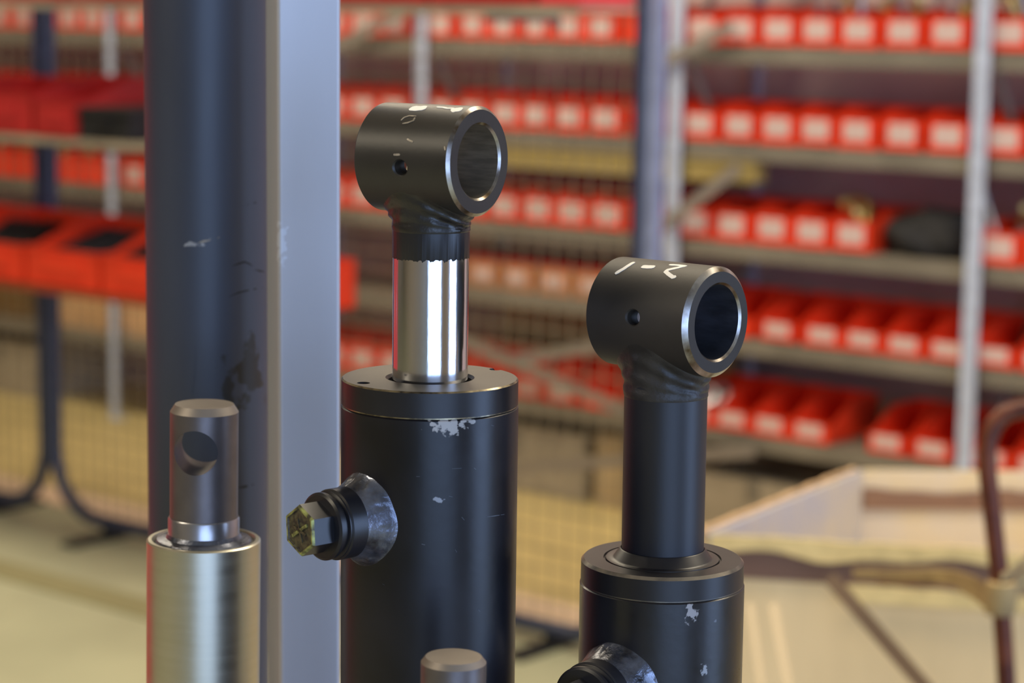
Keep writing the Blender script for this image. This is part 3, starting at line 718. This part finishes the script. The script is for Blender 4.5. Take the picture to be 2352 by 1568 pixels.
# shelves hooked on the fence with large red bins
hang = []
def hanging(u0, u1, z, label, m=M_cardg, dp=.30):
    D1 = DFN - .03
    t = thing('fence_shelf', label, 'shelf', W((u0 + u1) / 2, D1, z), (0, 0, YAW)); x = (u1 - u0) / 2
    MB().box(-x, x, -.30, -.30 + dp, -.012, 0).box(-x, x, -.304, -.30, -.020, .0).build('board', m, t, 0)
    for sg in (-1, 1):
        MB().box(sg * (x - .30) - .008, sg * (x - .30) + .008, -.26, 0, -.035, -.012).box(sg * (x - .30) - .008, sg * (x - .30) + .008, -.008, .005, -.05, -.012).build('bracket', M_brace, t, 0)
hanging(-5.9, -4.25, 1.210, 'narrow brown shelf hooked on the fence under the upper big red bins')
hanging(-5.9, -3.88, .798, 'narrow red-edged shelf hooked on the fence under the lower big red bins', mat('red_edge_paint', (.36, .06, .02), .5, var=.1))
hanging(-5.9, -2.92, 1.575, 'dark shelf on the fence just inside the top edge of the picture', dp=.21)
def big_bin(u, z, w_, hf, hb, label, m=None, slope=.12, D=DFN - .335, dark=False, depth=.28):
    t = thing('storage_bin', label, 'storage bin', W(u, D, z), (0, 0, YAW + random.uniform(-.02, .02)), None)
    link('bin_body', bin_mesh(w_, depth, hf, hb, .004, slope, m or M_redbin), t)
    MB().box(-w_ * .3, w_ * .3, -.004, 0, hf * .35, hf * .75).build('label_holder', m or M_redbin, t, 0)
    return t
M_redd = mat('red_plastic_duller', (.50, .022, .022), .45, var=.08, vscale=6)
big_bin(-4.975, 1.211, .33, .115, .15, 'big dull red bin at the left edge on the upper fence shelf', M_redd)
big_bin(-4.71, 1.211, .17, .10, .16, 'taller narrow red bin beside the black case on the upper fence shelf', M_redd, slope=.2)
big_bin(-5.5, 1.211, .3, .11, .15, 'big red bin beyond the left edge on the upper fence shelf', M_redd)
t = thing('storage_case', 'black case beside the pipe on the upper fence shelf', 'case', W(-4.51, DFN - .33, 1.211), (0, 0, YAW))
MB().box(-.10, .10, 0, .27, 0, .065).build('case_body', M_dark, t, 0); MB().box(-.103, .103, -.003, .273, .067, .085).build('lid', M_dark, t, 0); MB().box(-.03, .03, -.012, -.003, .04, .055).build('handle', M_dark, t, 0)
for k, (u, lab) in enumerate(((-5.33, 'big red bin beyond the left edge on the lower fence shelf'), (-5.01, 'wide red bin holding black parts, at the left edge on the lower fence shelf'), (-4.69, 'wide red bin with a dark tray, second from left on the lower fence shelf'), (-4.37, 'wide red bin mostly behind the pipe on the lower fence shelf'))):
    big_bin(u, .799, .31, .105, .175, lab, slope=.22)
for k, (u, a, lab) in enumerate(((-5.05, .3, 'black ribbed part lying in the left red bin of the lower fence shelf'), (-4.70, -.2, 'black tray lying in the second red bin of the lower fence shelf'), (-4.50, .1, 'small black part between the red bins of the lower fence shelf'))):
    t = thing('black_part', lab, 'part', W(u, DFN - .20, .883), (R(18), 0, YAW + a))
    MB().box(-.09, .09, -.10, .10, 0, .03).build('part_body', M_dark, t, 0)
    for j in range(5): MB().box(-.08 + j * .036, -.07 + j * .036, -.095, .095, .03, .038).build('rib', M_dark, t, 0)
big_bin(-3.915, .799, .12, .125, .125, 'rounded red bin end standing just right of the grey bar', slope=.05)
for k, (u, m_) in enumerate(((-5.12, M_redd), (-4.80, M_redd), (-4.48, M_redd), (-4.16, M_redd), (-3.84, M_redd), (-3.52, M_redd), (-3.20, M_redd), (-2.975, mat('strongly_lit_red_plastic', (.80, .07, .08), .4, var=.05)))):  # last bin: strong light painted into the red plastic as a pink tint
    big_bin(u, 1.576, .115 if k == 7 else .312, .12, .16, ('red bin tinted as strongly lit, last on the top fence shelf next to the post' if k == 7 else f'dull red bin, {ORD[k]} from left on the top fence shelf, cut by the frame top'), m_, depth=.2)

# ------------------------------------------------------------ open cardboard box at the right
M_cbout = mat('tan_cardboard', (.84, .64, .36), .6, var=.06, vscale=4, stretch=(3, 3, .4), spec=.3)
M_cbin = mat('grey_liner', (.42, .42, .48), .5, col2=(.56, .50, .40), vscale=7, spec=.4)
M_cbback = mat('yellow_liner', (.70, .55, .26), .6, col2=(.62, .55, .46), vscale=6)
M_cbbr = mat('brown_band_paper', (.17, .095, .07), .75, col2=(.25, .14, .085), vscale=6)
M_torn = mat('torn_card_edge', (.76, .58, .26), .8, var=.1, vscale=30)
bx = thing('cardboard_box', 'large open cardboard box with brown band and torn rim at lower right', 'box', (.75, 3.3, 0))
FL, FRt, BRt, BL = Vector((.298, 3.13)), Vector((1.16, 2.98)), Vector((1.42, 3.62)), Vector((.598, 3.60))
HB = .80
def wallq(a, b, z0, z1, t, name, m, out, ragged=0.0, n=40, zfun=None, zlow=0.0):
    """a wall between two floor points, thickness t on the outward side, optionally a ragged top"""
    a = Vector(a); b = Vector(b); d = (b - a).normalized(); nrm = Vector((d.y, -d.x)) * (t * out); vs = []; fs = []
    o3 = Vector((bx.location.x, bx.location.y))
    for i in range(n + 1):
        p = a.lerp(b, i / n) - o3; rg = ragged * noise.noise(Vector((i * .37, z1 * 9, out * 3 + t * 100)))
        za = z0 + zlow * noise.noise(Vector((i * .21, 3.3, 0))); zb_ = z1 + rg + (zfun(i / n) if zfun else 0)
        for (q, z) in ((p, za), (p + nrm, za), (p + nrm, zb_), (p, zb_)): vs.append((q.x, q.y, z))
    for i in range(n):
        for j in range(4): fs.append((i * 4 + j, i * 4 + (j + 1) % 4, i * 4 + 4 + (j + 1) % 4, i * 4 + 4 + j))
    fs += [(3, 2, 1, 0), tuple(n * 4 + j for j in range(4))]
    return MB().add(vs, fs).build(name, m, bx, 0)
wallq(FL, FRt, 0, HB - .012, .008, 'front_wall', M_cbout, 1)
wallq(BL, FL, 0, HB, .008, 'left_wall', M_cbin, 1)
wallq(BRt, BL, 0, HB, .008, 'back_wall', M_cbback, 1)
wallq(FRt, BRt, 0, HB, .008, 'right_wall', M_cbout, 1)
nf = (FRt - FL).normalized(); nn = Vector((nf.y, -nf.x))
o = wallq(FL + nn * .009, FRt + nn * .009, HB - .062, HB - .006, .004, 'band', M_cbbr, 1, .012); o['label'] = 'brown paper band'
wallq(FL + nn * .0135, FRt + nn * .0135, HB - .022, HB + .001, .004, 'torn_rim', M_torn, 1, .006, zlow=.022)
wallq(FL + nn * .014 + nf * .20, FRt + nn * .014, HB - .088, HB - .064, .003, 'torn_rim', M_torn, 1, .006)
wallq(BRt - nn * .001, BL - nn * .001, HB - .040, HB - .008, .003, 'torn_rim', M_torn, 1, .012)
db = (BL - BRt).normalized(); nb = -Vector((db.y, -db.x))
wallq(BRt + nb * .003, BL + nb * .003, HB - .066, HB - .034, .002, 'band', M_cbbr, -1, .010)
wallq(BL - Vector((.012, 0)), FL - Vector((.012, 0)), HB - .010, HB + .004, .010, 'torn_rim', mat('pink_tan_edge', (.55, .36, .20), .8), 1, .003)
mb = MB(); mb.add([(FL.x - .75 + .01, FL.y - 3.3 + .01, .66), (FRt.x - .75, FRt.y - 3.3 + .01, .62), (BRt.x - .75, BRt.y - 3.3 - .01, .62), (BL.x - .75, BL.y - 3.3 - .01, .66),
                   (FL.x - .75 + .01, FL.y - 3.3 + .01, .64), (FRt.x - .75, FRt.y - 3.3 + .01, .60), (BRt.x - .75, BRt.y - 3.3 - .01, .60), (BL.x - .75, BL.y - 3.3 - .01, .64)], [(0, 1, 2, 3), (7, 6, 5, 4), (0, 4, 5, 1), (1, 5, 6, 2), (2, 6, 7, 3), (3, 7, 4, 0)])
mb.build('inner_sheet', M_cbback, bx, 0)
q0 = at(1905, 1325, 3.06); q1 = at(2135, 1590, 2.98)
def onbox(v): return Vector((v.x - bx.location.x, v.y - bx.location.y, v.z))
MB().bar(onbox(q0), onbox(q1), .020, .004, up=(0, 1, 0)).build('strap', mat('brown_strap', (.16, .10, .055), .7), bx, 0)
for (x0, x1, wd) in ((1722, 1752, .010), (1775, 1815, .012)):
    MB().bar(onbox(at(x0, 1385, 3.06)), onbox(at(x1, 1600, 2.97)), wd, .002, up=(0, 1, 0)).build('tape', mat('clear_tape', (.55, .44, .28), .85, spec=.1), bx, 0)

# ------------------------------------------------------------ bent red-brown handle tied to the box
ZH = 2.72
M_hand = mat('red_brown_lacquer', (.060, .013, .006), .40, spec=.25, col2=(.15, .045, .02), vscale=28)
path = [(2312, 1568), (2308, 1500), (2303, 1430), (2298, 1360), (2293, 1300), (2284, 1220), (2276, 1150), (2269, 1090), (2267, 1040), (2271, 1005), (2286, 972), (2308, 950), (2335, 940), (2365, 936)]
pts = [at(x, y, ZH) for x, y in path]; base = at(2325, 1780, ZH)
tail = [pts[-1] + Vector((.02, .0, -.002)), pts[-1] + Vector((.045, 0, -.02)), pts[-1] + Vector((.055, 0, -.05)), pts[-1] + Vector((.057, 0, -.4)), pts[-1] + Vector((.06, 0, 0)) * 1 + Vector((0, 0, -pts[-1].z + .02))]
foot = [Vector((base.x + .012, base.y, .015)), Vector((base.x + .006, base.y, .3)), base]
hp = foot + pts + tail
hd = thing('bent_handle', 'dark red-brown bent tube handle standing in front of the cardboard box', 'handle', (hp[0].x, hp[0].y, 0))
MB().tube([p - Vector(hd.location) for p in hp], .0118, 20).build('handle_tube', M_hand, hd)
MB().lathe([(0, 0), (.022, 0), (.022, .014), (.014, .02), (0, .02)], 24).build('ferrule', M_dark, hd)
MB().lathe([(0, 0), (.022, 0), (.022, .014), (.014, .02), (0, .02)], 24, Matrix.Translation(Vector((hp[-1].x - hp[0].x, hp[-1].y - hp[0].y, 0)))).build('ferrule', M_dark, hd)
# cloth tie: knot on the handle and strips running to the box rim
M_tie = mat('tan_cloth_strip', (.40, .29, .13), .8, col2=(.28, .19, .09), vscale=25)
kn = at(2298, 1372, ZH); tie = thing('cloth_tie', 'tan cloth strip tied in a V round the red-brown handle', 'tie', (kn.x, kn.y, kn.z - .03))
def rel(v): return v - Vector(tie.location)
MB().lathe([(.0125, -.022), (.019, -.020), (.021, 0), (.018, .020), (.0125, .022)], 28, Matrix.Translation(rel(kn)), True).build('knot', M_tie, tie)
def strip(pl, wd, th=.005):
    pl = [Vector(p) for p in pl]; vs = []; fs = []; n = len(pl)
    for i, p in enumerate(pl):
        ww = wd[i] if isinstance(wd, list) else wd
        for (dz, dy) in ((-ww / 2, 0), (ww / 2, 0), (ww / 2, th), (-ww / 2, th)): vs.append((p.x, p.y + dy, p.z + dz))
    for i in range(n - 1):
        for j in range(4): fs.append((i * 4 + j, i * 4 + 4 + j, i * 4 + 4 + (j + 1) % 4, i * 4 + (j + 1) % 4))
    fs += [(0, 1, 2, 3), tuple((n - 1) * 4 + j for j in (3, 2, 1, 0))]
    MB().add(vs, fs).build('strip', M_tie, tie, 0)
strip([rel(at(x, y, z)) for (x, y, z) in ((1960, 1318, 3.02), (2060, 1322, 2.97), (2140, 1322, 2.92), (2190, 1328, 2.87), (2240, 1352, 2.80), (2285, 1385, 2.74))], [.012, .016, .018, .022, .030, .036])
strip([rel(at(x, y, z)) for (x, y, z) in ((2300, 1385, 2.72), (2330, 1352, 2.72), (2365, 1325, 2.74), (2420, 1290, 2.80))], [.034, .030, .026, .022])
strip([rel(at(x, y, z)) for (x, y, z) in ((2300, 1330, 2.70), (2340, 1300, 2.72), (2380, 1262, 2.74))], [.010, .010, .010])
MB().bar(rel(at(2020, 1338, 3.02)), rel(at(2230, 1336, 2.9)), .004, .008, up=(0, 1, 0)).build('dark_gap', M_hand, tie, 0)  # dark strip stands in for the dark gap beneath the tie

# ------------------------------------------------------------ unseen red cabinet added left of the frame for red reflections in the metal
a0 = Vector((-2.55, 2.35)); a1 = Vector((-1.45, 3.55)); dv = (a1 - a0).normalized(); az_c = math.atan2(dv.y, dv.x)
tc_ = thing('added_red_cabinet', 'tall unseen red cabinet added left of the picture edge for red reflections', 'cabinet', ((a0.x + a1.x) / 2, (a0.y + a1.y) / 2, 0), (0, 0, az_c))
MC_ = mat('red_cabinet_paint', (.55, .035, .02), .4, var=.05)
wc = (a1 - a0).length / 2
MB().box(-wc, wc, 0, .45, .05, 1.62).box(-wc, wc, .02, .43, 0, .05).build('cabinet_body', MC_, tc_, 0)
for k in range(6):
    for sg in (-1, 1):
        x0, x1 = (-wc + .02, -.01) if sg < 0 else (.01, wc - .02)
        d_ = MB().box(x0, x1, -.012, .0, .08 + k * .255, .08 + k * .255 + .24).build('drawer', MC_, tc_, 0)
        MB().box((x0 + x1) / 2 - .12, (x0 + x1) / 2 + .12, -.03, -.012, .08 + k * .255 + .19, .08 + k * .255 + .205).build('handle', M_galv, d_, 0)
